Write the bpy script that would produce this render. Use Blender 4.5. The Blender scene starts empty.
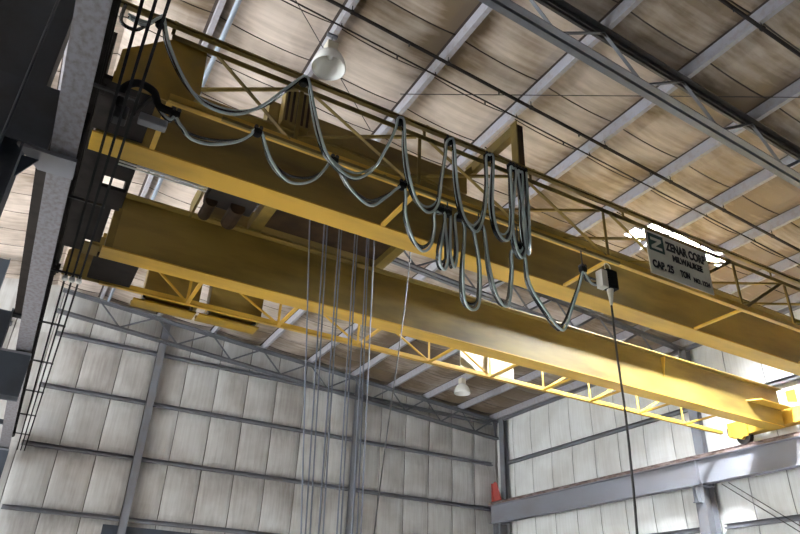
import bpy, bmesh, math, random
from mathutils import Vector, Matrix
random.seed(7)
CZ = 1.7                      # eye height: z below is measured from the eye, the floor is at -CZ
SC = bpy.context.scene
COL = SC.collection

# ------------------------------------------------------------------ materials
def hexlin(h):
    h = h.lstrip('#'); out = []
    for i in (0, 2, 4):
        c = int(h[i:i+2], 16) / 255
        out.append(c/12.92 if c <= 0.04045 else ((c+0.055)/1.055)**2.4)
    return out + [1.0]

def mat(name, col, rough=0.55, metal=0.0, dirt=None, dirt_amt=0.5, scale=2.0, stretch=(1, 1, 1), bump=0.0, detail=6, lo=0.45, hi=0.7, spec=0.5):
    m = bpy.data.materials.new(name); m.use_nodes = True
    nt = m.node_tree; b = nt.nodes['Principled BSDF']
    b.inputs['Roughness'].default_value = rough; b.inputs['Metallic'].default_value = metal
    b.inputs['Specular IOR Level'].default_value = spec
    c = hexlin(col)
    b.inputs['Base Color'].default_value = c
    if dirt:
        tc = nt.nodes.new('ShaderNodeTexCoord'); mp = nt.nodes.new('ShaderNodeMapping')
        mp.inputs['Scale'].default_value = stretch
        n = nt.nodes.new('ShaderNodeTexNoise'); n.inputs['Scale'].default_value = scale; n.inputs['Detail'].default_value = detail
        r = nt.nodes.new('ShaderNodeValToRGB')
        r.color_ramp.elements[0].position = lo; r.color_ramp.elements[1].position = hi
        r.color_ramp.elements[0].color = c
        d = hexlin(dirt)
        r.color_ramp.elements[1].color = [c[i]*(1-dirt_amt)+d[i]*dirt_amt for i in range(3)] + [1]
        nt.links.new(tc.outputs['Object'], mp.inputs['Vector']); nt.links.new(mp.outputs[0], n.inputs['Vector'])
        nt.links.new(n.outputs['Fac'], r.inputs['Fac']); nt.links.new(r.outputs['Color'], b.inputs['Base Color'])
        if bump:
            bp = nt.nodes.new('ShaderNodeBump'); bp.inputs['Strength'].default_value = bump; bp.inputs['Distance'].default_value = 0.02
            nt.links.new(n.outputs['Fac'], bp.inputs['Height']); nt.links.new(bp.outputs[0], b.inputs['Normal'])
    return m

def emit(name, col, s):
    m = bpy.data.materials.new(name); m.use_nodes = True
    b = m.node_tree.nodes['Principled BSDF']
    b.inputs['Base Color'].default_value = hexlin(col)
    b.inputs['Emission Color'].default_value = hexlin(col); b.inputs['Emission Strength'].default_value = s
    return m

YEL = mat('yellow_crane_paint', '#D8AD42', 0.42, dirt='#7C5F26', dirt_amt=0.55, scale=0.9, stretch=(0.5, 2, 2), lo=0.42, hi=0.8)
YELW = mat('grimy_shaded_web_paint', '#937C3C', 0.45, dirt='#453316', dirt_amt=0.75, scale=0.7, stretch=(0.6, 2, 2.5), lo=0.38, hi=0.75)  # darker copy of the yellow: web and top flange shade put into grimy paint
YELD = mat('grimy_backlit_yellow', '#86702F', 0.55, dirt='#3A2E18', dirt_amt=0.7, scale=1.6, lo=0.4, hi=0.75)  # backlit tone of near truss and rails put into the paint, plus grime
BROWN = mat('oily_brown_steel', '#483624', 0.65, spec=.25, dirt='#1A1410', dirt_amt=0.8, scale=2.2, lo=0.35, hi=0.7)
STEEL = mat('grey_primer_steel', '#74767D', 0.55, dirt='#6A5E58', dirt_amt=0.5, scale=1.2, stretch=(1, .4, 1))
BEAM = mat('grey_runway_paint', '#84868F', 0.68, dirt='#7A7272', dirt_amt=0.6, scale=0.8, stretch=(1, 0.5, 1), lo=0.4, hi=0.75, spec=.3)
BEAML = mat('worn_grey_beam', '#78787E', 0.65, dirt='#54473F', dirt_amt=0.6, scale=14, stretch=(1, .7, 1), lo=.42, hi=.68)
TRUSS = mat('galvanised_truss_steel', '#6C6E74', 0.45, 0.2, dirt='#5B5B60', dirt_amt=0.5, scale=1.5)
PURL = mat('pale_purlin_paint', '#A5A3AA', 0.5, dirt='#9A928F', dirt_amt=0.6, scale=5, stretch=(1, 1.2, 1), lo=0.5, hi=0.62)
DARK = mat('dark_steel', '#2C2B2E', 0.5, dirt='#4A3E36', dirt_amt=0.5, scale=3)
COLM = mat('dark_column_paint', '#3A424C', 0.55, dirt='#2A2A30', dirt_amt=0.6, scale=1.5)
GRIME_SHADE = mat('black_grimy_shaded_steel', '#2A2522', 0.7, spec=.2, dirt='#14110F', dirt_amt=0.7, scale=3)  # grimy near-black; shade at the left runway and crane end put into it
RUST = mat('rusty_rail_steel', '#8A7A76', 0.6, dirt='#5A4238', dirt_amt=0.8, scale=3, lo=0.4, hi=0.6)
RED = mat('faded_red_paint', '#B4524A', 0.5, dirt='#7A3A34', dirt_amt=0.5, scale=3)
CONC = mat('concrete_floor', '#A6A5A4', 0.8, dirt='#86827A', dirt_amt=0.6, scale=0.5, lo=0.35, hi=0.7)
RUB = mat('grey_rubber_cable', '#22282A', 0.25, dirt='#121618', dirt_amt=0.4, scale=2, spec=0.9)
RUBL = mat('highlit_rubber_cable', '#BACACA', 0.25, dirt='#86969A', dirt_amt=0.4, scale=2, spec=0.9)  # glossy cable highlights put into a pale colour
BLACK = mat('black_plastic', '#141416', 0.75, spec=.15)
ROPE = mat('greased_wire_rope', '#7E8492', 0.6)
CORD = mat('dark_pendant_cord', '#33302E', 0.5)
WHITE = mat('white_enamel', '#F0F0EC', 0.25, spec=0.7)
BARE = mat('bare_bright_steel', '#D8D2C0', 0.35, 0.0)
PIPE = mat('dark_sprinkler_pipe', '#302B2A', 0.85, spec=.15)
COND = mat('blue_grey_conduit', '#A9B6C4', 0.35, 0.4)
SIGNM = mat('sign_cream_enamel', '#DEDCCB', 0.4, dirt='#BDBAA6', dirt_amt=0.5, scale=2)
INK = mat('sign_black_lettering', '#23211E', 0.6)
GREEN = mat('sign_green_block', '#1F4238', 0.5)
OLIVE = mat('olive_cabinet_paint', '#A8841F', 0.45, dirt='#6E5A22', dirt_amt=0.6, scale=2, lo=0.4, hi=0.7)
SKY = emit('skylight_glow', '#F4FAFF', 1750.0)
CREAM = mat('cream_switch_case', '#D9D5C8', 0.5)

def vinyl(name, base, stain, axis, falloff=None):
    """quilted vinyl faced insulation: faint streaks along one axis, blotchy soiling"""
    m = bpy.data.materials.new(name); m.use_nodes = True
    nt = m.node_tree; b = nt.nodes['Principled BSDF']
    b.inputs['Roughness'].default_value = 0.5; b.inputs['Specular IOR Level'].default_value = 0.5
    tc = nt.nodes.new('ShaderNodeTexCoord')
    def noise(sc, stretch, det):
        mp = nt.nodes.new('ShaderNodeMapping'); mp.inputs['Scale'].default_value = stretch
        n = nt.nodes.new('ShaderNodeTexNoise'); n.inputs['Scale'].default_value = sc; n.inputs['Detail'].default_value = det
        nt.links.new(tc.outputs['Object'], mp.inputs['Vector']); nt.links.new(mp.outputs[0], n.inputs['Vector'])
        return n
    st = {'z': (6, 6, .25), 'x': (.3, 4, 4)}[axis]
    n1 = noise(1.6, st, 5); n2 = noise(0.45, (1, 1, 1), 8)
    r1 = nt.nodes.new('ShaderNodeValToRGB'); r1.color_ramp.elements[0].position = .35; r1.color_ramp.elements[1].position = .8
    r1.color_ramp.elements[0].color = (0, 0, 0, 1); r1.color_ramp.elements[1].color = (.4, .4, .4, 1)
    r2 = nt.nodes.new('ShaderNodeValToRGB'); r2.color_ramp.elements[0].position = .4; r2.color_ramp.elements[1].position = .72
    r2.color_ramp.elements[0].color = (0, 0, 0, 1); r2.color_ramp.elements[1].color = (.7, .7, .7, 1)
    nt.links.new(n1.outputs['Fac'], r1.inputs['Fac']); nt.links.new(n2.outputs['Fac'], r2.inputs['Fac'])
    ad = nt.nodes.new('ShaderNodeMath'); ad.operation = 'ADD'; ad.use_clamp = True
    nt.links.new(r1.outputs['Color'], ad.inputs[0]); nt.links.new(r2.outputs['Color'], ad.inputs[1])
    if falloff:      # roof light fall-off put into the soiling: more and bigger blotches towards the right
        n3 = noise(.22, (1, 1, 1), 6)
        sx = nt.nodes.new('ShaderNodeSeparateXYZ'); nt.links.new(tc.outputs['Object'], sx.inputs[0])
        m1 = nt.nodes.new('ShaderNodeMath'); m1.operation = 'MULTIPLY_ADD'; m1.inputs[1].default_value = falloff[0]; m1.inputs[2].default_value = falloff[1]
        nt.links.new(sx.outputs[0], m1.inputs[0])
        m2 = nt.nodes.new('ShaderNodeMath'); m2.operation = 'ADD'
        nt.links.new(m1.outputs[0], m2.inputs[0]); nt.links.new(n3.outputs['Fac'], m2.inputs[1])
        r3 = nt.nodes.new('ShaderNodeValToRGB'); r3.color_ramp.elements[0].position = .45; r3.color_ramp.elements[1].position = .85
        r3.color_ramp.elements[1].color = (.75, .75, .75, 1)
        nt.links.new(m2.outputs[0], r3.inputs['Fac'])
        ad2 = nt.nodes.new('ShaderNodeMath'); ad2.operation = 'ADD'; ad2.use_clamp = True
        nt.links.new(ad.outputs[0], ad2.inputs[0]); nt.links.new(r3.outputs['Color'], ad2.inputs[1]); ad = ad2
    mx = nt.nodes.new('ShaderNodeMixRGB'); mx.inputs[1].default_value = hexlin(base); mx.inputs[2].default_value = hexlin(stain)
    nt.links.new(ad.outputs[0], mx.inputs[0]); nt.links.new(mx.outputs[0], b.inputs['Base Color'])
    bp = nt.nodes.new('ShaderNodeBump'); bp.inputs['Strength'].default_value = .12; bp.inputs['Distance'].default_value = .03
    nt.links.new(n1.outputs['Fac'], bp.inputs['Height']); nt.links.new(bp.outputs[0], b.inputs['Normal'])
    return m
WALLV = vinyl('white_wall_insulation', '#EDEEEC', '#C9C6C0', 'z')
ENDV = vinyl('soiled_wall_insulation', '#CECECC', '#938C86', 'z')
ROOFV = vinyl('soiled_falloff_roof_insulation', '#DED0C4', '#74634E', 'x', (.022, -.16))
SEAM_SHADE = mat('dark_seam_and_shade', '#4E443E', 0.7)  # roof cross seams, and the shade along purlin edges painted as strips
SEAMW = mat('pale_wall_seam', '#A09D9A', 0.7)
SEAME = mat('grey_wall_seam', '#6E6862', 0.7)

# ------------------------------------------------------------------ mesh builder
class MB:
    def __init__(s): s.v = []; s.f = []; s.mi = []; s.cur = 0
    def add(s, vs, fs):
        o = len(s.v); s.v += [Vector(v) for v in vs]
        for f in fs: s.f.append([i+o for i in f]); s.mi.append(s.cur)
        return s
    def box(s, a, b):
        x0, y0, z0 = a; x1, y1, z1 = b
        return s.add([(x0,y0,z0),(x1,y0,z0),(x1,y1,z0),(x0,y1,z0),(x0,y0,z1),(x1,y0,z1),(x1,y1,z1),(x0,y1,z1)],
                     [(0,3,2,1),(4,5,6,7),(0,1,5,4),(1,2,6,5),(2,3,7,6),(3,0,4,7)])
    def prism(s, poly, vec):
        n = len(poly); P = [Vector(p) for p in poly]; v = Vector(vec)
        return s.add(P+[p+v for p in P], [list(range(n))[::-1], list(range(n, 2*n))]+[(i, (i+1) % n, n+(i+1) % n, n+i) for i in range(n)])
    def frame(s, p, q, up):
        d = (q-p).normalized(); u = Vector(up)
        if abs(d.dot(u)) > .98: u = Vector((0, 1, 0)) if abs(d.y) < .9 else Vector((1, 0, 0))
        r = d.cross(u).normalized(); u = r.cross(d).normalized()
        return d, r, u
    def bar(s, p, q, w, h, up=(0, 0, 1)):
        p, q = Vector(p), Vector(q); d, r, u = s.frame(p, q, up)
        c = [-r*w/2-u*h/2, r*w/2-u*h/2, r*w/2+u*h/2, -r*w/2+u*h/2]
        return s.prism([p+x for x in c], q-p)
    def sect(s, p, q, pts, up=(0, 0, 1)):
        """extrude a 2-D section given as (right, up) points"""
        p, q = Vector(p), Vector(q); d, r, u = s.frame(p, q, up)
        return s.prism([p+r*a+u*b for a, b in pts], q-p)
    def angle(s, p, q, a, t, up=(0, 0, 1), sx=1, sz=1):
        return s.sect(p, q, [(0,0),(sx*a,0),(sx*a,sz*t),(sx*t,sz*t),(sx*t,sz*a),(0,sz*a)][::(1 if sx*sz > 0 else -1)], up)
    def ibeam(s, p, q, d, bf, tf, tw, up=(0, 0, 1)):
        h, b, w = d/2, bf/2, tw/2
        return s.sect(p, q, [(-b,-h),(b,-h),(b,-h+tf),(w,-h+tf),(w,h-tf),(b,h-tf),(b,h),(-b,h),(-b,h-tf),(-w,h-tf),(-w,-h+tf),(-b,-h+tf)], up)
    def tube(s, pts, r, n=8):
        P = [Vector(p) for p in pts]; m = len(P); base = len(s.v); pr = None; vs = []; fs = []
        for i, p in enumerate(P):
            t = (P[min(i+1, m-1)]-P[max(i-1, 0)]).normalized()
            if pr is None:
                a = Vector((0, 0, 1)) if abs(t.z) < .9 else Vector((1, 0, 0)); pr = t.cross(a).normalized()
            pr = (pr-t*pr.dot(t)).normalized(); b = t.cross(pr)
            rr = r if not callable(r) else r(i/(m-1))
            for k in range(n):
                g = 2*math.pi*k/n; vs.append(p+pr*math.cos(g)*rr+b*math.sin(g)*rr)
        for i in range(m-1):
            for k in range(n):
                fs.append((i*n+k, i*n+(k+1) % n, (i+1)*n+(k+1) % n, (i+1)*n+k))
        fs.append(tuple(range(n))[::-1]); fs.append(tuple(range((m-1)*n, m*n)))
        return s.add(vs, fs)
    def cyl(s, p, q, r, n=16): return s.tube([p, q], r, n)
    def lathe(s, c, prof, n=28):
        """profile of (radius, z) revolved about a vertical axis"""
        c = Vector(c); vs = []; fs = []
        for rr, z in prof:
            for k in range(n):
                g = 2*math.pi*k/n; vs.append(c+Vector((rr*math.cos(g), rr*math.sin(g), z)))
        for i in range(len(prof)-1):
            for k in range(n): fs.append((i*n+k, i*n+(k+1) % n, (i+1)*n+(k+1) % n, (i+1)*n+k))
        return s.add(vs, fs)
    def build(s, name, m, parent=None, smooth=False, bevel=0.0, recalc=True):
        mats = m if isinstance(m, (list, tuple)) else [m]
        me = bpy.data.meshes.new(name)
        if parent is not None: o0 = Vector(parent.get('_o', (0, 0, 0)))
        else:
            xs = [v.x for v in s.v]; ys = [v.y for v in s.v]; zs = [v.z for v in s.v]
            o0 = Vector(((min(xs)+max(xs))/2, (min(ys)+max(ys))/2, min(zs)))
        me.from_pydata([v-o0 for v in s.v], [], s.f)
        for mm in mats: me.materials.append(mm)
        for p, i in zip(me.polygons, s.mi): p.material_index = i
        if recalc:
            bm = bmesh.new(); bm.from_mesh(me); bmesh.ops.recalc_face_normals(bm, faces=bm.faces); bm.to_mesh(me); bm.free()
        if smooth:
            for p in me.polygons: p.use_smooth = True
        o = bpy.data.objects.new(name, me); COL.objects.link(o)
        if parent is not None: o.parent = parent; o['_o'] = tuple(o0)
        else: o.location = o0+Vector((0, 0, CZ)); o['_o'] = tuple(o0)
        if bevel:
            md = o.modifiers.new('bevel', 'BEVEL'); md.width = bevel; md.segments = 2; md.limit_method = 'ANGLE'
        return o

def thing(name, loc, label, cat, group=None):
    o = bpy.data.objects.new(name, None); COL.objects.link(o); o.empty_display_size = .2
    o.location = Vector(loc)+Vector((0, 0, CZ)); o['_o'] = tuple(loc)
    return tag(o, label, cat, group)
def tag(o, label, cat, group=None):
    o['label'] = label; o['category'] = cat
    if group: o['group'] = group
    return o
def struct(o, label=None):
    o['kind'] = 'structure'
    if label: o['label'] = label
    return o
def smoothpath(pts, n=6):
    P = [Vector(p) for p in pts]; out = []
    for i in range(len(P)-1):
        a, b, c, d = P[max(i-1, 0)], P[i], P[i+1], P[min(i+2, len(P)-1)]
        for k in range(n):
            t = k/n
            out.append(.5*((2*b)+(-a+c)*t+(2*a-5*b+4*c-d)*t*t+(-a+3*b-3*c+d)*t**3))
    out.append(P[-1]); return out
ORD = ['first', 'second', 'third', 'fourth', 'fifth', 'sixth', 'seventh', 'eighth', 'ninth', 'tenth', 'eleventh', 'twelfth']

# ------------------------------------------------------------------ building shell
XR, YW, XL, YB = 25.25, 33.35, -26.5, -14.0
RZ0, RS = 13.94, 0.077                     # underside of the purlins at x = 0 and the roof fall to the right
XRIDGE = -0.62
def pz(x): return RZ0-RS*x if x >= XRIDGE else RZ0-RS*(2*XRIDGE-x)
PURX = [1.33, 4.12, 6.92, 9.64, 12.36, 15.02, 17.4, 19.75, 22.2, 24.6]
PURL_L = [-1.9, -4.6, -7.3, -10.0, -12.7, -15.4, -18.1, -20.8, -23.5]
PH = 0.36

struct(MB().box((XL, YB, -CZ-.2), (XR+.3, YW+.3, -CZ)).build('floor', CONC))

def quilt_wall(name, m, fixed, axis, sgn, u0, u1, z0, z1, girts, seams, smooth=True):
    """insulation facing as one displaced sheet: pinched at girts and seams, bulging between. sgn = side facing the room"""
    def cuts(a, b, marks, n, w):
        base = sorted(set([a]+[k for k in marks if a < k < b]+[b])); out = []
        for i in range(len(base)-1):
            p, q = base[i], base[i+1]
            for k in range(n): out.append(p+(q-p)*k/n)
            if w and i < len(base)-1: pass
        out.append(b)
        if w:
            ex = []
            for k in marks:
                if a+w < k < b-w: ex += [k-w, k+w]
            out = sorted(set(out+ex))
        return out
    us = cuts(u0, u1, seams, 6, .018); zs = cuts(z0, z1, girts, 7, 0)
    def bul(v, marks, a, b):
        ms = sorted([a]+list(marks)+[b])
        for i in range(len(ms)-1):
            if ms[i] <= v <= ms[i+1]:
                t = (v-ms[i])/max(ms[i+1]-ms[i], 1e-6); return 1-abs(2*t-1)**2.6
        return 0
    mb = MB(); V = []; nu = len(us)
    for z in zs:
        for u in us:
            d = .15*bul(z, girts, z0, z1)*(.35+.65*bul(u, seams, u0, u1)**.6)
            if any(abs(u-k) < .004 for k in seams): d -= .045
            c = fixed+sgn*d
            V.append((u, c, z) if axis == 'y' else (c, u, z))
    F = []; MI = []
    for j in range(len(zs)-1):
        for i in range(nu-1):
            F.append((j*nu+i, j*nu+i+1, (j+1)*nu+i+1, (j+1)*nu+i))
            MI.append(1 if (us[i+1]-us[i]) < .03 else 0)
    mb.add(V, F); mb.mi = MI
    # solid backing sheet
    mb.cur = 0
    t = -sgn*.12
    if axis == 'y': mb.box((u0, min(fixed+t, fixed+t*2), z0), (u1, max(fixed+t, fixed+2*t), z1))
    else: mb.box((min(fixed+t, fixed+t*2), u0, z0), (max(fixed+t, fixed+2*t), u1, z1))
    return struct(mb.build(name, [m, SEAME if axis == 'y' else SEAMW], smooth=False, recalc=False))

GZ = [-.8, 1.75, 4.22, 6.84, 9.42, 11.9]
eseams = [-.2+1.58*k for k in range(-16, 17)]
quilt_wall('wall_back', ENDV, YW, 'y', -1, XL, XR, -CZ, 14.6, GZ, eseams)
rseams = [33.3-1.62*k for k in range(1, 29)]
GZR = [-.8, 1.75, 4.42, 6.9, 9.38]
quilt_wall('wall_right', WALLV, XR, 'x', -1, YB, YW, -CZ, 12.9, GZR+[12.0], rseams)
struct(MB().box((XL, YB-.3, -CZ), (XR, YB, 14.5)).build('wall_front_unseen', COLM))  # unseen wall behind the eye, made dark to cut its bounce light
# unseen left wall of the side bay; opening added and sized for the light
lw_ = MB(); lw_.box((XL-.3, YB, -CZ), (XL, 11.5, 12.6)); lw_.box((XL-.3, 11.5, 9.8), (XL, 27, 12.6)); lw_.box((XL-.3, 27, -CZ), (XL, YW, 12.6))
struct(lw_.build('wall_left_unseen', COLM))

# roof insulation: one sheet sagging between the purlins, pinched at each cross seam
def roof_sheet(name, xs_marks, x0, x1, holes=()):
    ys_marks = [YB+k*1.5+.3 for k in range(0, 32)]
    def cuts(marks, a, b, n, w):
        base = sorted(set([a]+[k for k in marks if a < k < b]+[b])); out = []
        for i in range(len(base)-1):
            for k in range(n): out.append(base[i]+(base[i+1]-base[i])*k/n)
        out.append(b)
        ex = []
        for k in marks:
            if w and a+w < k < b-w: ex += [k-w, k+w]
        return sorted(set(out+ex))
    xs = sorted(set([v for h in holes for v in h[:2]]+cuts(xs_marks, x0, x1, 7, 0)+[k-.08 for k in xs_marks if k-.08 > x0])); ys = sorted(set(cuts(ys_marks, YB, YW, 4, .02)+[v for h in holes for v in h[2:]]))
    def bul(v, ms):
        for i in range(len(ms)-1):
            if ms[i] <= v <= ms[i+1]: return 1-abs(2*(v-ms[i])/max(ms[i+1]-ms[i], 1e-6)-1)**2.4
        return 0
    xm = sorted([x0]+list(xs_marks)+[x1]); ym = sorted([YB]+ys_marks+[YW])
    mb = MB(); V = []; nx = len(xs); F = []; MI = []
    for y in ys:
        for x in xs:
            d = .17*bul(x, xm)*(.55+.45*bul(y, ym)**.6)
            if any(abs(y-k) < .004 for k in ys_marks): d -= .05
            V.append((x, y, pz(x)+PH-d))
    for j in range(len(ys)-1):
        for i in range(nx-1):
            cx, cy = (xs[i]+xs[i+1])/2, (ys[j]+ys[j+1])/2
            if any(h[0] < cx < h[1] and h[2] < cy < h[3] for h in holes): continue
            F.append((j*nx+i, j*nx+i+1, (j+1)*nx+i+1, (j+1)*nx+i)); MI.append(1 if (ys[j+1]-ys[j] < .025 or any(-.085 < cx-k < 0 for k in xs_marks)) else 0)  # strip left of each purlin: contact shade painted in the seam colour
    mb.add(V, F); mb.mi = MI
    return mb
HOLES = [(16.75, 20.6, 12.88, 13.42), (16.5, 17.2, 13.48, 14.0)]
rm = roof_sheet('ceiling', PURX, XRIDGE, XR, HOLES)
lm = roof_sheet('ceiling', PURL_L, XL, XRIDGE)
o = len(rm.v); rm.v += lm.v; rm.f += [[i+o for i in f] for f in lm.f]; rm.mi += lm.mi
rm.cur = 0
for a, b in ((XL, XRIDGE), (XRIDGE, XR)):
    rm.prism([(a, YB, pz(a)+PH+.05), (b, YB, pz(b)+PH+.05), (b, YB, pz(b)+PH+.15), (a, YB, pz(a)+PH+.15)], (0, YW-YB, 0))
struct(rm.build('ceiling', [ROOFV, SEAM_SHADE], recalc=False))

# skylight in the roof above the right part of the crane
def skylight(name, lab, x0, x1, y0, y1):
    mb = MB()
    mb.prism([(x0-.03, y0-.03, pz(x0)+.375), (x1+.03, y0-.03, pz(x1)+.375), (x1+.03, y0-.03, pz(x1)+.395), (x0-.03, y0-.03, pz(x0)+.395)], (0, y1-y0+.06, 0))
    w = struct(mb.build(name, SKY), lab)
    f = MB()
    for a, b in (((x0, y0), (x1, y0)), ((x0, y1), (x1, y1)), ((x0, y0), (x0, y1)), ((x1, y0), (x1, y1))):
        f.bar((a[0], a[1], pz(a[0])+.27), (b[0], b[1], pz(b[0])+.27), .03, .2)
    f.build('skylight_curb', PURL, w)
skylight('window_1', 'long glaring roof skylight strip behind the capacity sign', *HOLES[0])
skylight('window_2', 'short glaring skylight pane left of the capacity sign', *HOLES[1])

# ------------------------------------------------------------------ purlins, trusses, girts, columns
def purlin(x, label):
    z = pz(x); mb = MB(); s = 1
    mb.sect((x, YB+.1, z), (x, YW-.2, z), [(0, 0), (.13, 0), (.13, .05), (.125, .05), (.125, .012), (.012, .012), (.012, PH), (0, PH)])
    return tag(mb.build('roof_purlin', PURL), label, 'roof beam', 'roof purlins of the main bay' if x > 0 else 'roof purlins of the side bay')
for i, x in enumerate(PURX):
    purlin(x, 'pale painted roof purlin of the main bay, %s counting from the upper left corner' % ORD[i])
for i, x in enumerate(PURL_L):
    purlin(x, 'pale roof purlin of the bright side bay, %s left of the ridge' % ORD[i])

def truss(y, label, x0=-.3, x1=24.9, dep=1.18, topm=None):
    t = thing('roof_truss', ((x0+x1)/2, y, pz((x0+x1)/2)-dep), label, 'roof truss', 'steel roof trusses across the main bay')
    top = lambda x: pz(x)-.07; bot = lambda x: pz(x)-dep+.06
    for nm, fn, a in (('top_chord', top, .15), ('bottom_chord', bot, .16)):
        mb = MB()
        for sx in (1, -1):
            off = .035*sx; z0 = fn(x0); z1 = fn(x1)
            mb.angle((x0, y-off, z0+(.06 if nm == 'top_chord' else -.06)), (x1, y-off, z1+(.06 if nm == 'top_chord' else -.06)), a, .02, sx=sx, sz=(-1 if nm == 'top_chord' else 1))
        mb.build(nm, (topm or TRUSS) if nm == 'top_chord' else TRUSS, t)
    nodes = [x for x in PURX if x0 < x < x1]
    for i, x in enumerate(nodes):
        xn = nodes[i+1] if i+1 < len(nodes) else x1
        xm = x+(xn-x)*.42
        for a, b in (((x, y, top(x)), (xm, y, bot(xm))), ((xm, y, bot(xm)), (xn, y, top(xn)))):
            MB().angle(a, b, .085, .012).build('web_member', TRUSS, t)
    return t
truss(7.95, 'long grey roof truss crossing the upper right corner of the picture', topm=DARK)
truss(18.8, 'roof truss seen through the gap between the two crane girders')
truss(32.75, 'roof truss running along the top of the end wall')

def girt(p, q, label, grp, cat='wall girt'):
    mb = MB(); mb.sect(p, q, [(-.1, -.09), (.1, -.09), (.1, -.02), (.088, -.02), (.088, -.078), (-.088, -.078), (-.088, .078), (.1, .078), (.1, .09), (-.1, .09)])
    return tag(mb.build('wall_girt', STEEL), label, cat, grp)
segs = [(-25.9, -1.9, 'left of the tall column'), (-.1, 4.52, 'left of the slim end wall column'), (4.86, 15.36, 'between the two slim end wall columns'), (15.7, 24.7, 'between the ropes and the room corner')]
for k, z in enumerate(GZ[2:]):
    for a, b, w in segs:
        nm = ['lowest', 'second lowest', 'third', 'topmost'][k]
        girt((a, YW-.2, z), (b, YW-.2, z), '%s grey end wall girt, %s' % (nm, w), 'grey girts along the end wall')
for k, z in enumerate(GZR[2:]):
    nm = ['lower', 'middle', 'upper'][k]
    for a, b, w in ((32.1, 19.2, 'between the corner column and the next column'), (18.4, 5.6, 'right of the big wall column')):
        girt((XR-.2, a, z), (XR-.2, b, z), '%s grey girt on the white right wall, %s' % (nm, w), 'grey girts along the right wall')
mb = MB(); mb.sect((XR-.22, YB, 12.0), (XR-.22, YW-.2, 12.0), [(-.12, 0), (.12, 0), (.12, .14), (.1, .14), (.1, .02), (-.1, .02), (-.1, .14), (-.12, .14)])
tag(mb.build('eave_strut', STEEL), 'grey eave strut along the top of the right wall', 'eave beam')

struct(MB().box((3.9, YW-.16, -CZ), (9.6, YW-.1, 3.95)).build('door_1', COLM), 'dark door in the end wall, only its top edge in view')
for x, w in ((4.69, 'grey slim end wall column left of the hanging ropes'), (15.53, 'grey slim end wall column behind the hanging ropes')):
    mb = MB(); mb.ibeam((x, YW-.32, -CZ), (x, YW-.32, pz(x)-.0), .30, .3, .015, .012, up=(0, 1, 0))
    tag(mb.build('wall_column', STEEL), w, 'column', 'slim columns of the end wall')

def hcol(mb, x0, x1, y, w, z0, z1, tf=.025, tw=.018):
    mb.box((x0, y-w/2, z0), (x0+tf, y+w/2, z1)); mb.box((x1-tf, y-w/2, z0), (x1, y+w/2, z1)); mb.box((x0+tf, y-tw/2, z0), (x1-tf, y+tw/2, z1))
    return mb
def right_column(y, label):
    t = thing('building_column', (24.7, y, -CZ), label, 'column', 'building columns along the right wall')
    hcol(MB(), 24.24, 24.92, y, .46, -CZ, 5.97).build('lower_shaft', STEEL, t)
    hcol(MB(), 24.72, 25.02, y, .42, 5.97, pz(25)-.1).build('upper_shaft', STEEL, t)
    MB().box((24.15, y-.3, 5.93), (24.95, y+.3, 5.97)).build('cap_plate', STEEL, t)
    mb = MB(); mb.box((24.0, y+.06, 5.3), (24.24, y+.09, 5.93)); mb.box((24.0, y-.09, 5.3), (24.24, y-.06, 5.93)); mb.box((23.98, y-.14, 5.27), (24.24, y+.14, 5.3))
    mb.build('bracket', STEEL, t)
right_column(18.75, 'grey steel column on the right wall, passing behind the runway beam')
right_column(32.2, 'grey steel column in the far room corner')
# tie rods on the right wall
for k, (dy, w) in enumerate(((0, 'upper'), (-.32, 'lower'))):
    p = Vector((24.88, 18.1+dy, 6.0)); q = Vector((24.88, 11.2+dy, .8))
    tag(MB().tube([p, q], .018, 6).build('brace_rod', DARK), '%s of two thin diagonal brace rods beneath the right runway beam' % w, 'rod', 'diagonal brace rods')

# left column line with bracket seats
def left_column(y, label, tall):
    t = thing('crane_column', (-1.7, y, -CZ), label, 'column', 'dark columns carrying the left runway')
    hcol(MB(), -2.3, -1.12, y, .5, -CZ, 7.0 if tall else pz(-1.3)-.05, .035, .025).build('shaft', COLM, t)
    if tall: hcol(MB(), -3.3, -2.6, y, .4, -CZ, pz(-2.9)-.05, .03, .02).build('upper_shaft', COLM, t)
    b = MB()
    if tall:
        b.box((-1.12, y-.24, 4.85), (-.42, y-.2, 5.9)); b.box((-1.12, y+.2, 4.85), (-.42, y+.24, 5.9)); b.box((-1.12, y-.24, 4.82), (-.42, y+.24, 4.85))
    else:
        b.box((-2.5, y-.27, 5.94), (-.82, y-.25, 7.0)); b.box((-1.12, y-.25, 5.94), (-.82, y-.01, 5.98)); b.prism([(-1.12, y-.02, 5.5), (-.9, y-.02, 5.88), (-1.12, y-.02, 5.88)], (0, .03, 0))
    b.build('bracket', COLM, t)
    MB().prism([(-1.2, y-.25, 5.88), (-.42, y-.25, 5.88), (-.42, y+.25, 5.88), (-.9, y+.25, 5.88)], (0, 0, .06)).build('seat_plate', STEEL, t)
    MB().box((-1.12, y-.12, 6.9), (-.78, y+.12, 7.05)).build('tie_plate', COLM, t)
    return t
left_column(9.45, 'near dark steel crane column in the upper left corner', False)
left_column(18.6, 'farther dark crane column at the left edge with boxed bracket', True)
left_column(30.6, 'third dark crane column, beside the end wall on the left', True)
tag(MB().tube(smoothpath([(-1.36, 8.95, -CZ), (-1.36, 8.95, 4), (-1.36, 8.95, 9), (-1.36, 8.95, 13.4)], 3), .02, 8).build('conduit_pipe', COLM), 'thin vertical conduit pipe in front of the near dark column', 'pipe')

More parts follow.
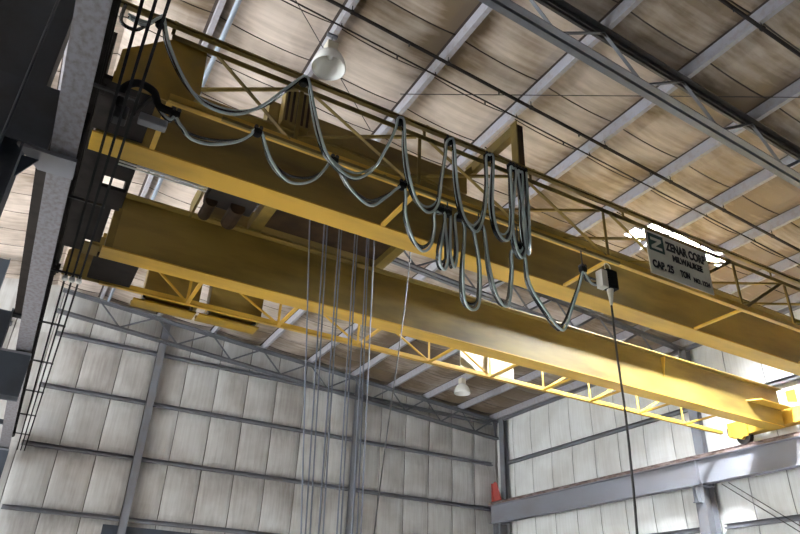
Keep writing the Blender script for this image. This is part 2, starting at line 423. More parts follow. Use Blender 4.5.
# ------------------------------------------------------------------ runway beams
def runway(x, y0, y1, label, m, flange=.36):
    t = thing('runway_beam', (x, (y0+y1)/2, 6.0), label, 'runway beam', 'crane runway beams')
    if x > 0: MB().ibeam((x, y0, 6.5), (x, y1, 6.5), 1.0, flange, .035, .022).build('beam', m, t)
    else:
        mb = MB(); mb.box((x-.011, y0, 6.035), (x+.011, y1, 6.965)); mb.box((x-flange/2, y0, 6.965), (x+flange/2, y1, 7.0)); mb.build('web', GRIME_SHADE, t)
        MB().box((x-flange/2, y0, 6.0), (x+flange/2, y1, 6.035)).build('bottom_flange', m, t)
    MB().box((x-.2, y0, 7.0), (x+.2, y1, 7.06)).build('cap_channel', RUST if x > 0 else GRIME_SHADE, t)
    MB().sect((x, y0, 7.06), (x, y1, 7.06), [(-.06, 0), (.06, 0), (.06, .015), (.015, .03), (.015, .09), (.035, .1), (.035, .13), (-.035, .13), (-.035, .1), (-.015, .09), (-.015, .03), (-.06, .015)]).build('crane_rail', RUST, t)
    y = y1-.6; c = MB()
    clips = []
    while y > max(y0, 7):
        k = MB()
        for s in (1, -1): k.box((x+s*.1-.05, y-.05, 7.06), (x+s*.1+.05, y+.05, 7.1))
        k.bar((x-.17, y, 7.08), (x-.17, y+.12, 7.11), .03, .03)
        k.build('rail_clip', DARK, t); y -= 1.05
    ys = [18.7] if x > 0 else [9.45, 18.6]
    for yy in ys:
        k = MB(); k.box((x-flange/2+.01, yy-.012, 6.035), (x+flange/2-.01, yy+.012, 6.965)); k.build('stiffener', m if x > 0 else GRIME_SHADE, t)
    return t
rw = runway(24.42, 2.0, 33.0, 'grey right runway beam with rusty rail, running to the room corner', BEAM)
lw = runway(-.62, 2.0, 33.0, 'left runway beam seen from below along the left edge', BEAML, .35)
tag(MB().prism([(-1.08, 9.75, 6.86), (-.8, 9.75, 6.86), (-.8, 9.75, 6.9), (-1.08, 9.75, 6.9)], (0, 8.5, 0)).build('surge_plate', GRIME_SHADE), 'dark surge plate beside the left runway beam', 'plate')  # its shade is put into the near-black colour
mb = MB(); mb.prism([(24.4, 32.0, 7.2), (24.4, 32.75, 7.2), (24.4, 32.75, 8.2), (24.4, 32.55, 8.3), (24.4, 32.4, 8.2)], (.04, 0, 0))
mb.box((24.3, 32.0, 7.19), (24.54, 32.8, 7.22)); mb.box((24.3, 32.72, 7.2), (24.54, 32.78, 8.2))
tag(mb.build('end_stop', RED), 'faded red end stop at the corner end of the right runway beam', 'end stop')

# conductor bars along the left runway
cx = [-.17, -.035, .1]
for i, x in enumerate(cx):
    mb = MB(); mb.sect((x, 3, 6.4), (x, 32.5, 6.4), [(-.02, -.03), (.02, -.03), (.02, .03), (-.02, .03)])
    tag(mb.build('conductor_bar', BLACK), '%s of three thin black conductor bars along the left runway' % ['leftmost', 'middle', 'rightmost'][i], 'conductor bar', 'conductor bars of the left runway')
for i, y in enumerate([5.0+3.1*k for k in range(9)]):
    mb = MB(); mb.box((-.62, y-.02, 6.44), (.13, y+.02, 6.48))
    for x in cx: mb.box((x-.03, y-.03, 6.43), (x+.03, y+.03, 6.46))
    br = mb.build('conductor_bracket', DARK)
    if i == 3:
        for x in cx: MB().lathe((x, y, 6.28), [(0, 0), (.05, .01), (.065, .05), (.05, .09), (.03, .15), (0, .15)], 14).build('insulator', WHITE, br, smooth=True)
    tag(br, 'dark bracket holding the three conductor bars, %s from the near end' % (ORD[i] if i < 12 else 'thirteenth'), 'bracket', 'conductor bar brackets')

# ------------------------------------------------------------------ bridge crane
crane = thing('bridge_crane', (12, 12.7, 7.2), 'yellow double girder overhead bridge crane spanning from left runway to right runway', 'crane')
GB, GT = 7.36, 8.74
def girder(y0, y1, near, x0=.55, x1=24.15):
    """box girder: y0 near bottom edge, y1 far bottom edge"""
    wb = MB()
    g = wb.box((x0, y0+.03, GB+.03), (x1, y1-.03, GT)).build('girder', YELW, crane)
    MB().box((x0-.2, y0, GB), (x1, y1, GB+.03)).build('bottom_flange', YEL, g)
    MB().box((x0-.1, y0-.17, GT), (x1, y1+.12, GT+.035)).build('top_flange', YELW, g)
    yc = (y0+y1)/2
    MB().sect((x0, yc, GT+.035), (x1, yc, GT+.035), [(-.05, 0), (.05, 0), (.05, .015), (.015, .02), (.015, .07), (.03, .08), (.03, .1), (-.03, .1), (-.03, .08), (-.015, .07), (-.015, .02), (-.05, .015)]).build('trolley_rail', BARE, g)
    MB().box((x0-.16, y0-.02, GB+.03), (x0, y1+.02, GT+.02)).build('end_plate', YELD, g)
    return g
ga = girder(10.42, 10.98, True, x0=-.2)
gb = girder(14.48, 15.04, False)
MB().prism([(18.0, 14.51, 8.72), (18.0, 14.34, 8.72), (18.0, 14.51, 8.0)], (.03, 0, 0)).build('stiffener', YEL, gb)
# haunch and end fitting of the far girder at the right
mb = MB(); mb.prism([(22.5, 14.1, 8.0), (24.15, 14.1, 8.0), (24.15, 14.5, 8.0), (22.2, 14.5, 8.0)], (0, 0, .04)); mb.build('end_gusset', YEL, gb)

# walkway trusses on the outer sides
POSTS = [2.72, 5.2, 7.62, 10.02, 12.3, 14.45, 16.5, 18.8, 21.1]
def aux(y, out, name_posts, warren):
    zb, zt = 7.37, 8.66
    m2 = YELD if out < 0 else YEL
    x0, x1 = .95, 23.2
    top = MB(); top.box((x0-.6, y-.05, zt-.05), (x1, y-.035, zt+.06)); top.box((x0-.6, y-.05, zt+.045), (x1, y+.06, zt+.06))
    t = top.build('walkway_truss', m2, crane)
    b = MB(); b.box((x0-.4, y-.05, zb), (x1, y-.035, zb+.13)); b.box((x0-.4, y-.05, zb), (x1, y+.07, zb+.015)); b.build('bottom_chord', YEL, t)
    for x in POSTS:
        p = MB(); p.angle((x, y-.03, zb+.02), (x, y-.03, zt), .07, .012, up=(0, 1, 0)); p.build('post', m2, t)
    prev = x0
    for i, x in enumerate(POSTS):
        if x < 12.5: MB().angle((prev+.14, y, zt), (x-.14, y, zb+.08), .07, .012).build('diagonal', m2, t)
        else: MB().angle((prev+.1, y, zb+.08), (x-.1, y, zt), .07, .012).build('diagonal', m2, t)
        prev = x
    MB().prism([(x0-1.25, y+.0, 8.05), (x0-.5, y+.0, 8.72), (x0, y+.0, 8.7), (x0+.05, y, 7.75), (x0-.1, y, zb), (x0-1.25, y, zb)], (0, .02, 0)).build('gusset_panel', OLIVE if out < 0 else YELW, t)
    yi = 10.42 if out < 0 else 15.04
    for x in (POSTS if out > 0 else [.6]+POSTS[1::2]):
        MB().bar((x-.02, y, zb+.03), (x-.02, yi, zb+.03), .09, .05).build('strut', YEL, t)
    for b2 in POSTS:
        MB().bar((b2-.1, y, zt), (b2-2.25, yi+out*.05, zt+.03), .06, .05).build('lateral_brace', m2, t)
    return t
ta = aux(9.0, -1, True, False)
tb = aux(16.45, 1, True, True)
# festoon rail with its stand-offs, on the near truss
fr = MB(); fr.sect((-.6, 8.85, 8.82), (22.5, 8.85, 8.82), [(-.045, -.04), (.045, -.04), (.045, -.03), (.006, -.03), (.006, .03), (.045, .03), (.045, .04), (-.045, .04), (-.045, .03), (-.006, .03), (-.006, -.03), (-.045, -.03)])
frail = fr.build('festoon_rail', YELD, crane)
for x in [.35, 2.6, 5.25, 7.9, 10.6, 13.2, 15.9, 18.5, 21]:
    mb = MB(); mb.box((x-.03, 8.82, 8.86), (x+.03, 9.0, 8.89)); mb.box((x-.03, 8.94, 8.7), (x+.03, 8.96, 8.98)); mb.build('standoff', YELD, frail)
lr = MB(); lr.box((1.4, 8.87, 7.3), (10.2, 8.93, 7.36)); lrail = lr.build('pendant_track', YELD, crane)
for x in [2.0, 4.4, 6.8, 9.2]: MB().box((x-.03, 8.87, 7.36), (x+.03, 8.99, 7.38)).build('standoff', YELD, lrail)

# end trucks
def end_truck(x, label, m=None):
    m = m or YEL
    t = MB(); t.box((x-.2, 8.7, 7.5), (x+.2, 16.9, 8.05))
    e = t.build('end_truck', m, crane)
    for y in (9.3, 16.35):
        w = MB(); w.cyl((x-.09, y, 7.45), (x+.09, y, 7.45), .26, 24); w.cyl((x-.11, y, 7.45), (x-.07, y, 7.45), .3, 24); w.cyl((x+.07, y, 7.45), (x+.11, y, 7.45), .3, 24)
        wo = w.build('wheel', DARK, e)
        h = MB(); h.cyl((x-.26, y, 7.45), (x+.26, y, 7.45), .12, 16); h.build('bearing_housing', m, wo)
        b = MB(); b.box((x-.25, y-.32, 7.4), (x-.21, y+.32, 7.95)); b.build('wheel_guard', m, e)
    for y in (8.6, 16.9): 
        b = MB(); b.box((x-.12, y, 7.6), (x+.12, y+.1, 7.9)); b.build('buffer', DARK, e)
    return e
eL = end_truck(-.62, 'left', GRIME_SHADE); eR = end_truck(24.42, 'right')
for n, (a, b) in (('connection_plate', ((.0, 10.98, 7.4), (.5, 14.4, 7.46))),):
    mb = MB(); mb.box((-.42, 11.0, 7.42), (-.05, 15.04, 7.5)); mb.box((-.05, 12.15, 7.42), (.42, 12.9, 7.5)); mb.box((-.05, 12.9, 7.42), (.28, 14.46, 7.5)); mb.box((-.05, 11.0, 7.42), (.42, 11.75, 7.5))
    for k in range(6): mb.cyl((-.2, 11.2+.11*k, 7.4), (-.2, 11.2+.11*k, 7.44), .03, 8)
    mb.build(n, GRIME_SHADE, eL)
mb = MB(); mb.box((.38, 11.0, 7.5), (.46, 12.9, 8.3)); mb.build('tie_girder', GRIME_SHADE, eL)
MB().box((.25, 15.06, 7.42), (1.25, 16.4, 7.5)).build('end_platform', GRIME_SHADE, eL)
MB().box((-.05, 14.5, 7.36), (.3, 15.04, 7.4)).build('flange_extension', YELD, eL)
for yy in (11.07, 11.17): MB().tube([(.1, yy, 7.38), (1.75, yy, 7.38), (1.75, yy, 7.8)], .018, 8).build('pale_conduit', WHITE, crane)
MB().box((-.42, 9.05, 7.42), (.4, 10.4, 7.5)).build('end_platform', GRIME_SHADE, eL)
mb = MB(); mb.prism([(24.0, 14.1, 8.2), (24.3, 13.9, 8.2), (24.3, 13.9, 8.7), (24.0, 14.1, 8.6)], (.05, .02, 0)); mb.build('stop_lug', YEL, eR)

# control cabinets on the far walkway
for i, (a, b) in enumerate(((1.62, 3.02), (3.28, 4.72))):
    c = thing('control_cabinet', ((a+b)/2, 16.75, 7.28), ['olive control cabinet on the far crane walkway, nearest the left end', 'olive control cabinet on the far crane walkway, right of its twin'][i], 'cabinet', 'control cabinets on the crane walkway')
    MB().box((a, 16.6, 7.42), (b, 17.0, 8.5)).build('body', YELW, c, bevel=.015)
    mb = MB(); mb.box((a-.2, 16.62, 7.26), (b-.02, 17.12, 7.3)); mb.box((a-.2, 17.1, 7.26), (b-.02, 17.12, 7.42)); mb.build('tray', OLIVE, c)
    for x in (a, b-.2): MB().box((x, 16.52, 7.3), (x+.06, 17.05, 7.42)).build('foot', DARK, c)

# ------------------------------------------------------------------ trolley
tr = thing('hoist_trolley', (4.9, 12.7, 8.95), 'brown oily hoist trolley riding on both crane girders at the left', 'hoist')
ZR = GT+.135
for y0, y1 in ((10.45, 10.8), (14.62, 14.95)):
    MB().box((2.5, y0, ZR+.12), (7.3, y1, ZR+.62)).build('side_beam', YELW, tr)
MB().box((3.75, 10.8, ZR+.1), (7.0, 14.3, ZR+.15)).build('deck_plate', BROWN, tr)
MB().box((3.45, 10.8, ZR-.02), (3.75, 14.62, ZR+.3)).build('cross_beam', YELD, tr)
MB().box((6.95, 10.8, ZR-.1), (7.2, 14.62, ZR+.3)).build('cross_beam', YELD, tr)
MB().box((2.0, 13.0, ZR-.15), (2.06, 14.62, ZR+.35)).build('end_frame', YELD, tr)
for x in (3.0, 6.8):
    for y in (10.7, 14.76):
        w = MB(); w.cyl((x, y-.07, ZR+.2), (x, y+.07, ZR+.2), .2, 20); w.build('wheel', DARK, tr)
mb = MB(); mb.cyl((4.4, 12.7, ZR+.7), (6.9, 12.7, ZR+.7), .38, 28)
d = mb.build('rope_drum', DARK, tr, smooth=False)
mb = MB(); mb.box((2.15, 12.5, ZR-.05), (3.3, 13.9, ZR+.55)); gear = mb.build('gearbox', DARK, tr, bevel=.04)
mb = MB(); mb.cyl((2.6, 11.4, ZR+.3), (2.6, 12.5, ZR+.3), .3, 20)
for k in range(12): mb.cyl((2.6, 11.5+.08*k, ZR+.3), (2.6, 11.53+.08*k, ZR+.3), .34, 20)
mb.build('motor', BROWN, tr)
mb = MB(); mb.cyl((2.3, 13.6, ZR-.1), (2.3, 14.3, ZR-.1), .14, 16); mb.cyl((2.9, 13.5, ZR-.12), (2.9, 14.3, ZR-.12), .18, 16); mb.build('brake', BROWN, tr)
mb = MB(); mb.box((2.72, 10.15, ZR-.05), (3.3, 10.45, ZR+.85)); cb = mb.build('resistor_box', YELW, tr, bevel=.02)
for k in range(5): MB().box((2.76+.11*k, 10.13, ZR), (2.81+.11*k, 10.15, ZR+.8)).build('louver', BROWN, cb)
# tow arm for the festoon
arm = MB(); arm.bar((7.66, 9.08, 10.0), (7.66, 10.9, 10.0), .16, .26); a_ = arm.build('tow_arm', YELD, tr)
MB().box((7.57, 8.92, 8.88), (7.60, 9.12, 10.16)).build('tow_post', YELD, a_)
MB().box((7.6, 9.0, 8.88), (7.82, 9.12, 10.16)).build('tow_post', BROWN, a_)
MB().bar((7.66, 10.7, 10.0), (7.1, 10.7, ZR+.5), .12, .14).build('arm_brace', YELD, a_)

# hoist ropes and hook block
ropes = [(4.372, 5.102), (4.764, 5.128), (4.841, 5.224), (5.165, 5.366), (5.219, 5.467), (5.581, 5.739), (5.644, 5.823), (5.908, 6.057), (5.947, 6.183), (6.103, 6.249)]
for i, (a, b) in enumerate(ropes):
    tag(MB().tube([(a, 12.7, 9.05), (b, 12.7, .2)], .016, 6).build('hoist_rope', ROPE), 'grey vertical hoist wire rope, %s from the left in the hanging bunch' % ORD[i], 'rope', 'hoist ropes below the trolley')
tag(MB().tube(smoothpath([(6.94, 12.3, 8.9), (6.8, 12.3, 6.7), (6.42, 12.3, 3), (6.2, 12.3, .4)], 5), .014, 6).build('hanging_cord', CORD), 'thin dark slanting cord just right of the hoist ropes', 'cord')
hk = thing('hook_block', (5.65, 12.7, -.75), 'yellow hook block on the lower ends of the hoist ropes', 'hook block')
mb = MB()
for k in range(5): mb.cyl((5.2+.2*k, 12.62, .15), (5.2+.2*k, 12.78, .15), .22, 18)
mb.build('sheave', DARK, hk)
MB().prism([(4.95, 12.58, .35), (6.35, 12.58, .35), (6.35, 12.58, 0), (5.95, 12.58, -.25), (5.35, 12.58, -.25), (4.95, 12.58, 0)], (0, .03, 0)).build('cheek_plate', YEL, hk)
MB().tube(smoothpath([(5.65, 12.7, -.1), (5.65, 12.7, -.35), (5.83, 12.7, -.5), (5.8, 12.7, -.68), (5.62, 12.7, -.74), (5.46, 12.7, -.6)], 5), .05, 10).build('hook', DARK, hk)

# ------------------------------------------------------------------ festoon cables
U = [[(-.35, 8.55), (-.1, 8.5), (.05, 8.72), (.12, 8.81)],
 [(0.12, 8.81), (0.32, 8.28), (0.69, 7.69), (1.06, 7.4), (1.57, 7.43), (1.98, 7.78), (2.33, 8.33), (2.61, 8.77)],
 [(2.69, 8.76), (2.85, 8.24), (3.02, 7.66), (3.19, 7.29), (3.5, 7.05), (3.81, 7.03), (4.12, 7.35), (4.35, 7.9), (4.52, 8.43), (4.59, 8.73)],
 [(4.66, 8.71), (4.73, 8.04), (4.84, 7.39), (5.02, 6.99), (5.26, 6.86), (5.47, 7.11), (5.55, 7.67), (5.64, 8.3), (5.69, 8.62)],
 [(5.8, 8.7), (5.87, 7.8), (5.98, 7.14), (6.18, 6.85), (6.34, 6.84), (6.51, 7.24), (6.61, 7.96), (6.65, 8.66)],
 [(6.76, 8.7), (6.71, 7.52), (6.79, 6.97), (6.97, 6.79), (7.12, 6.97), (7.2, 7.46), (7.26, 8.6)],
 [(7.33, 8.57), (7.19, 7.34), (7.23, 6.76), (7.36, 6.53), (7.5, 6.86), (7.5, 7.48), (7.46, 8.58)],
 [(7.5, 8.58), (7.45, 7.62), (7.46, 6.92), (7.52, 6.72), (7.58, 6.98), (7.62, 7.71), (7.64, 8.7)]]
L = [[(.3, 7.2), (.46, 6.95), (.66, 6.88)],
 [(0.71, 6.86), (0.82, 6.77), (0.97, 6.64), (1.3, 6.67), (1.66, 6.85), (1.86, 7.06), (1.94, 7.22)],
 [(2.01, 7.21), (2.23, 6.76), (2.52, 6.5), (2.79, 6.51), (3.04, 6.68), (3.21, 6.96), (3.29, 7.1)],
 [(3.39, 7.08), (3.68, 6.73), (4.06, 6.56), (4.36, 6.8), (4.55, 7.02), (4.65, 7.12)],
 [(4.73, 7.09), (4.77, 6.57), (4.93, 6.14), (5.12, 5.98), (5.3, 6.14), (5.38, 6.5), (5.41, 6.84)],
 [(5.57, 6.83), (5.47, 5.97), (5.57, 5.76), (5.65, 6.03), (5.63, 6.85)],
 [(5.69, 6.87), (5.7, 6.15), (5.78, 5.8), (5.85, 6.19), (5.85, 6.91)],
 [(6.0, 6.72), (5.97, 5.82), (5.99, 5.27), (6.13, 5.11), (6.31, 5.28), (6.35, 6.04), (6.28, 6.79)],
 [(6.44, 6.87), (6.55, 6.1), (6.67, 5.62), (6.86, 5.41), (7.0, 5.55), (7.1, 6.16), (7.15, 6.61)],
 [(7.39, 6.58), (7.47, 5.99), (7.84, 5.51), (8.11, 5.27), (8.28, 5.31), (8.54, 5.82), (8.78, 6.33), (8.93, 6.67)],
 [(8.93, 6.67), (9.05, 6.52), (9.2, 6.5), (9.3, 6.56)]]
def festoon(loops, y, offs, r, mats, label, grp, seedv):
    rnd = random.Random(seedv)
    for k, (dy, dz) in enumerate(offs):
        pts = []
        for q, lp in enumerate(loops):
            if q:
                a, b = loops[q-1][-1], lp[0]; pts.append(((a[0]+b[0])/2, y+dy*.5, max(a[1], b[1])+.03))
            lp = [(x+(.035 if j == 0 and q else 0)-(.035 if j == len(lp)-1 and q < len(loops)-1 else 0), z-.03) if j in (0, len(lp)-1) else (x, z) for j, (x, z) in enumerate(lp)]
            zt = max(lp[0][1], lp[-1][1]); zb = min(p[1] for p in lp); n = len(lp)
            f = rnd.uniform(-1, 1)*.04
            for j, (x, z) in enumerate(lp):
                dep = (zt-z)/max(zt-zb, .05); dep = max(0, dep)
                cx_ = sum(p[0] for p in lp)/n
                pts.append((x+(cx_-x)*dep*(dz*.9+f), y+dy*(.5+.8*dep), z-dep*(dz+f)))
        tag(MB().tube(smoothpath(pts, 6), r[k], 8).build('festoon_cable', mats[k], smooth=True), label % ['outermost and lowest', 'middle', 'innermost', 'rear'][k], 'cable', grp)
festoon(U, 8.80, [(-.06, .07), (-.01, 0), (.02, -.13), (.035, -.05)], [.025, .027, .02, .026], [RUBL, RUB, RUBL, RUB], '%s of the four cables looping from the upper festoon rail', 'upper festoon cables', 3)
KL = 8.9/8.74      # the lower track sits further in, right under the chord
L = [[(x*KL, z*KL) for x, z in lp] for lp in L]
festoon(L, 8.9, [(-.04, .05), (.02, -.08), (.05, -.01)], [.024, .025, .02], [RUBL, RUB, RUB], '%s of the three cables looping from the lower pendant track', 'lower festoon cables', 5)

def carrier(x, y, z, label, grp):
    t = thing('cable_carrier', (x, y, z-.14), label, 'cable carrier', grp)
    mb = MB(); mb.box((x-.07, y-.05, z-.12), (x+.07, y+.05, z-.02)); mb.lathe((x, y, z-.12), [(.0, -.03), (.07, -.02), (.08, 0), (.0, .01)], 10)
    mb.build('saddle', BLACK, t)
    for s in (-1, 1):
        MB().cyl((x+s*.04, y-.055, z), (x+s*.04, y+.055, z), .035, 10).build('roller', DARK, t)
for i, (x, z) in enumerate([(.12, 8.8), (2.65, 8.8), (4.63, 8.8), (5.75, 8.8), (6.7, 8.8), (7.3, 8.78), (7.47, 8.78), (7.63, 8.78)]):
    carrier(x, 8.85, z, 'black cable carrier on the upper festoon rail, %s from the left' % ORD[i], 'upper cable carriers')
for i, (x, z) in enumerate([(.68, 7.02), (1.97, 7.26), (3.34, 7.24), (4.69, 7.24), (5.49, 7.0), (5.66, 7.0), (5.93, 7.0), (6.36, 6.95), (7.27, 6.8), (8.93, 6.8)]):
    x, z = x*KL, z*KL
    carrier(x, 8.9, z, 'black cable carrier hanging below the pendant track, %s from the left' % ORD[i], 'lower cable carriers')
    if z < 7.3 and x > 1.4: MB().bar((x, 8.9, z), (x, 8.9, 7.3), .02, .02).build('hanger_strap', DARK, bpy.data.objects[COL.objects[-1].parent.name])

# dark cable gear at the left end
mb = MB()
mb.tube(smoothpath([(-.45, 8.78, 8.75), (-.43, 8.75, 8.35), (-.2, 8.75, 8.3), (-.05, 8.77, 8.55), (.05, 8.78, 8.75)], 5), .03, 8)
tag(mb.build('coiled_cable', RUB, smooth=True), 'short dark cable loop under the left end of the upper festoon rail', 'cable')
mb = MB()
mb.tube(smoothpath([(-.1, 8.7, 6.75), (-.12, 8.7, 7.05), (.05, 8.7, 7.25), (.3, 8.7, 7.2), (.42, 8.7, 6.98), (.62, 8.7, 6.95)], 5), .06, 8)
tag(mb.build('collector_hose', BLACK, smooth=True), 'thick black arched hose beside the left crane end', 'hose')
ca = thing('current_collector', (.2, 8.9, 6.55), 'dark current collector arm reaching to the conductor bars', 'collector')
MB().box((-.15, 8.8, 6.6), (.05, 9.0, 6.85)).build('shoe', DARK, ca, bevel=.02)
MB().box((.2, 8.82, 6.72), (.62, 8.98, 6.86)).build('junction_box', STEEL, ca, bevel=.02)
MB().bar((.1, 8.92, 6.8), (.3, 9.1, 7.42), .05, .05).build('arm', DARK, ca)

# pendant switch case and its cord
ps = thing('pendant_control', (9.6, 8.74, -.35), 'grey and black pendant box below the crane walkway with its long hanging dark cord', 'control')
jb = MB().box((9.52, 8.64, 6.47), (9.8, 8.84, 6.9)).build('junction_box', BLACK, ps, bevel=.015)
MB().box((9.36, 8.65, 6.45), (9.52, 8.83, 6.84)).build('cover', CREAM, jb, bevel=.012)
MB().tube([(9.64+.08*math.cos(a), 8.74, 6.99+.09*math.sin(a)) for a in [i*math.pi/9-.6 for i in range(17)]], .013, 6).build('ring', BARE, jb)
MB().tube([(9.64, 8.74, 6.47), (9.62, 8.74, 6.1)], lambda t: .07-.045*t, 10).build('cord_grip', BARE, jb)
MB().tube(smoothpath([(9.62, 8.74, 6.12), (9.6, 8.74, 5), (9.62, 8.74, 3.8), (9.57, 8.74, 2.4), (9.5, 8.74, 1.2), (9.5, 8.74, .2)], 5), .022, 8).build('cord', CORD, ps)
hs = MB().box((9.43, 8.68, -.35), (9.57, 8.8, .22)).build('handset', BLACK, ps, bevel=.02)
for k in range(5): MB().cyl((9.5, 8.66, -.27+.1*k), (9.5, 8.69, -.27+.1*k), .025, 12).build('button', RED if k == 4 else YEL, hs)

# ------------------------------------------------------------------ capacity signs
def lettering(parent, txt, x, z, h, y, m, flip=False, w=None):
    cu = bpy.data.curves.new('lettering', 'FONT'); cu.body = txt; cu.size = h*1.38; cu.extrude = .004; cu.offset = .009*h/.15
    o = bpy.data.objects.new('lettering_source', cu); COL.objects.link(o)
    bpy.context.view_layer.update()
    me = bpy.data.meshes.new_from_object(o.evaluated_get(bpy.context.evaluated_depsgraph_get()))
    COL.objects.unlink(o); bpy.data.objects.remove(o)
    xs = [v.co.x for v in me.vertices]; k = (w/(max(xs)-min(xs))) if w else 1; x00 = min(xs)
    p0 = Vector(parent['_o'])
    for v in me.vertices:
        a, b, c = v.co; a = (a-x00)*k
        v.co = Vector((x+(a if not flip else -a), y+(-c if not flip else c), z+b))-p0
    me.materials.clear(); me.materials.append(m)
    q = bpy.data.objects.new('lettering', me); COL.objects.link(q); q.parent = parent; q['_o'] = parent['_o']
    return q
def sign(y, face, label):
    x0, x1, z0, z1 = 11.2, 13.28, 7.42, 8.56
    s = thing('capacity_sign', ((x0+x1)/2, y, z0), label, 'sign', 'crane capacity signs')
    MB().box((x0, y, z0), (x1, y+.025, z1)).build('panel', SIGNM, s)
    yy = y-.005 if face < 0 else y+.03
    X = (lambda u: x0+u) if face < 0 else (lambda u: x1-u)
    fl = face > 0
    e = .006
    a, b = sorted((X(.06), X(.56)))
    MB().box((a, min(yy, yy-face*e)-.002, z0+.62), (b, max(yy, yy-face*e), z1-.06)).build('logo_block', GREEN, s)
    yl = yy+face*.004
    zz = [(.13, .98), (.48, .98), (.48, .90), (.27, .75), (.48, .75), (.48, .68), (.13, .68), (.13, .75), (.35, .90), (.13, .90)]
    MB().prism([(X(u), yl, z0+v) for u, v in zz], (0, face*.003, 0)).build('logo_mark', SIGNM, s)
    lettering(s, 'ZENAR CORP', X(.62), z0+.78, .23, yy+face*.002, INK, fl, 1.36)
    lettering(s, 'MILWAUKEE', X(.80), z0+.53, .16, yy+face*.002, INK, fl, 1.02)
    lettering(s, 'CAP. 25', X(.08), z0+.18, .19, yy+face*.002, INK, fl, .68)
    lettering(s, 'TON', X(.98), z0+.18, .17, yy+face*.002, INK, fl, .32)
    lettering(s, 'NO. 1224', X(1.42), z0+.16, .12, yy+face*.002, INK, fl, .56)
    return s
sign(8.9, -1, 'cream crane capacity sign reading ZENAR CORP on the near walkway truss')
sign(16.52, 1, 'bright crane sign seen from behind below the far girder')

# ------------------------------------------------------------------ lamps, pipes, rods
def lamp(x, y, z, label, rod_to):
    t = thing('high_bay_lamp', (x, y, z), label, 'lamp', 'unlit high bay lamps')
    mb = MB(); prof = [(.43, 0), (.44, .02), (.425, .12), (.385, .26), (.31, .4), (.22, .49), (.17, .52)]
    mb.lathe((x, y, z), prof+[(r-.012, zz) for r, zz in prof[::-1]], 36); mb.build('reflector', WHITE, t, smooth=True)
    MB().lathe((x, y, z+.3), [(0, 0), (.05, .02), (.08, .1), (.07, .2), (.03, .28), (.03, .34), (0, .35)], 16).build('bulb', WHITE, t, smooth=True)
    mb = MB(); mb.box((x-.15, y-.15, z+.52), (x+.15, y+.15, z+.84)); mb.build('ballast_housing', BARE, t, bevel=.03)
    mb = MB(); mb.tube([(x, y, z+.84), (x, y, rod_to)], .02, 8); mb.box((x-.14, y-.05, rod_to-.06), (x+.14, y+.05, rod_to)); mb.build('hanger', STEEL, t)
lamp(4.13, 11.85, 12.45, 'unlit white high bay lamp hanging above the festoon loops, upper left', pz(4.13))
lamp(19.62, 28.8, 12.1-.45, 'small unlit high bay lamp seen below the far girder truss', pz(19.75)+.02)

def pipe(y, z0, r, label, x0=-.4, x1=24.8, n=6):
    pts = [(x0+(x1-x0)*k/n, y, z0-RS*(x0+(x1-x0)*k/n)) for k in range(n+1)]
    t = thing('sprinkler_pipe', (12, y, z0-RS*12), label, 'pipe', 'pipes under the roof')
    MB().tube(pts, r, 8).build('pipe', PIPE, t)
    for x in PURX[:-1]:
        mb = MB(); mb.tube([(x+.06, y, z0-RS*x-r), (x+.06, y, pz(x)+.02)], .012, 6); mb.cyl((x+.03, y, z0-RS*x), (x+.09, y, z0-RS*x), r*1.35, 8); mb.build('pipe_hanger', PIPE, t)
    for x in (5.8, 8.6, 11.4, 14.2):
        mb = MB(); mb.tube([(x, y, z0-RS*x), (x, y, z0-RS*x-.13)], .022, 6); mb.build('sprinkler_head', DARK, t)
pipe(10.75, 13.72, .045, 'thick dark sprinkler pipe running under the roof right of the lamp')
pipe(11.38, 13.84, .022, 'thin dark pipe running under the roof closest to the lamp')
pipe(5.7, 13.75, .05, 'dark sprinkler pipe crossing the upper right corner beyond the truss')
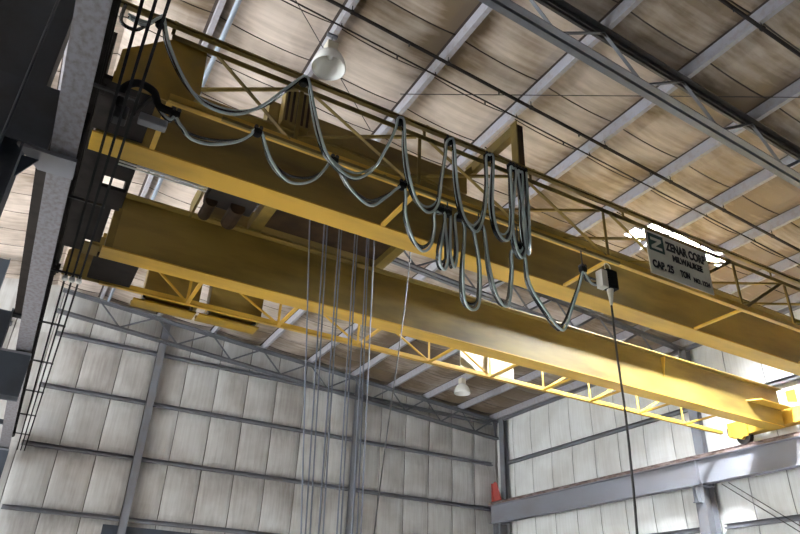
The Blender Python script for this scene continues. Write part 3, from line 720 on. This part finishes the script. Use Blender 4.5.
tag(MB().tube([(1.72, 2, pz(1.72)-.02), (1.72, 32.5, pz(1.72)-.02)], .07, 12).build('roof_conduit', COND), 'pale blue grey conduit beside the first roof purlin, top left', 'pipe')
for a, b, w in (((6.58, 12.6), (15.2, 6.6), 'thin brace rod under the roof crossing the two pipes right of the festoon'), ((2.9, 11.37), (6.55, 14.39), 'thin brace rod under the roof passing behind the near lamp')):
    tag(MB().tube([(a[0], a[1], pz(a[0])-.02), (b[0], b[1], pz(b[0])-.02)], .012, 6).build('brace_rod', DARK), w, 'rod', 'roof brace rods')

# ------------------------------------------------------------------ light, world, camera
W = bpy.data.worlds.new('World'); SC.world = W; W.use_nodes = True
bg = W.node_tree.nodes['Background']; bg.inputs[0].default_value = (.88, .95, 1.0, 1); bg.inputs[1].default_value = 20
sun = bpy.data.lights.new('sun', 'SUN'); sun.energy = 95; sun.angle = .01; sun.color = (1, .98, .97)
so = bpy.data.objects.new('sun', sun); COL.objects.link(so); so.location = (-40, 15, 20)
so.rotation_euler = Vector((math.cos(.12)*math.cos(.5), math.sin(.12)*math.cos(.5), -math.sin(.5))).to_track_quat('-Z', 'Y').to_euler()

cam = bpy.data.cameras.new('camera'); co = bpy.data.objects.new('camera', cam); COL.objects.link(co)
yaw, pitch, roll, f = math.radians(28.35017), math.radians(28.97949), math.radians(2.359263), 674.935
fwd = Vector((math.sin(yaw)*math.cos(pitch), math.cos(yaw)*math.cos(pitch), math.sin(pitch)))
rt = Vector((math.cos(yaw), -math.sin(yaw), 0)); up = rt.cross(fwd)
r2 = math.cos(roll)*rt+math.sin(roll)*up; u2 = -math.sin(roll)*rt+math.cos(roll)*up
co.matrix_world = Matrix((( r2.x, u2.x, -fwd.x, 0), (r2.y, u2.y, -fwd.y, 0), (r2.z, u2.z, -fwd.z, CZ), (0, 0, 0, 1)))
cam.sensor_width = 36; cam.lens = f/800*36; cam.clip_end = 300; cam.clip_start = .05
SC.camera = co
SC.view_settings.view_transform = 'Standard'; SC.view_settings.look = 'None'
SC.view_settings.exposure = 0.16; SC.view_settings.gamma = 1.0; SC.view_settings.use_curve_mapping = False
for o in bpy.data.objects:
    if '_o' in o: del o['_o']
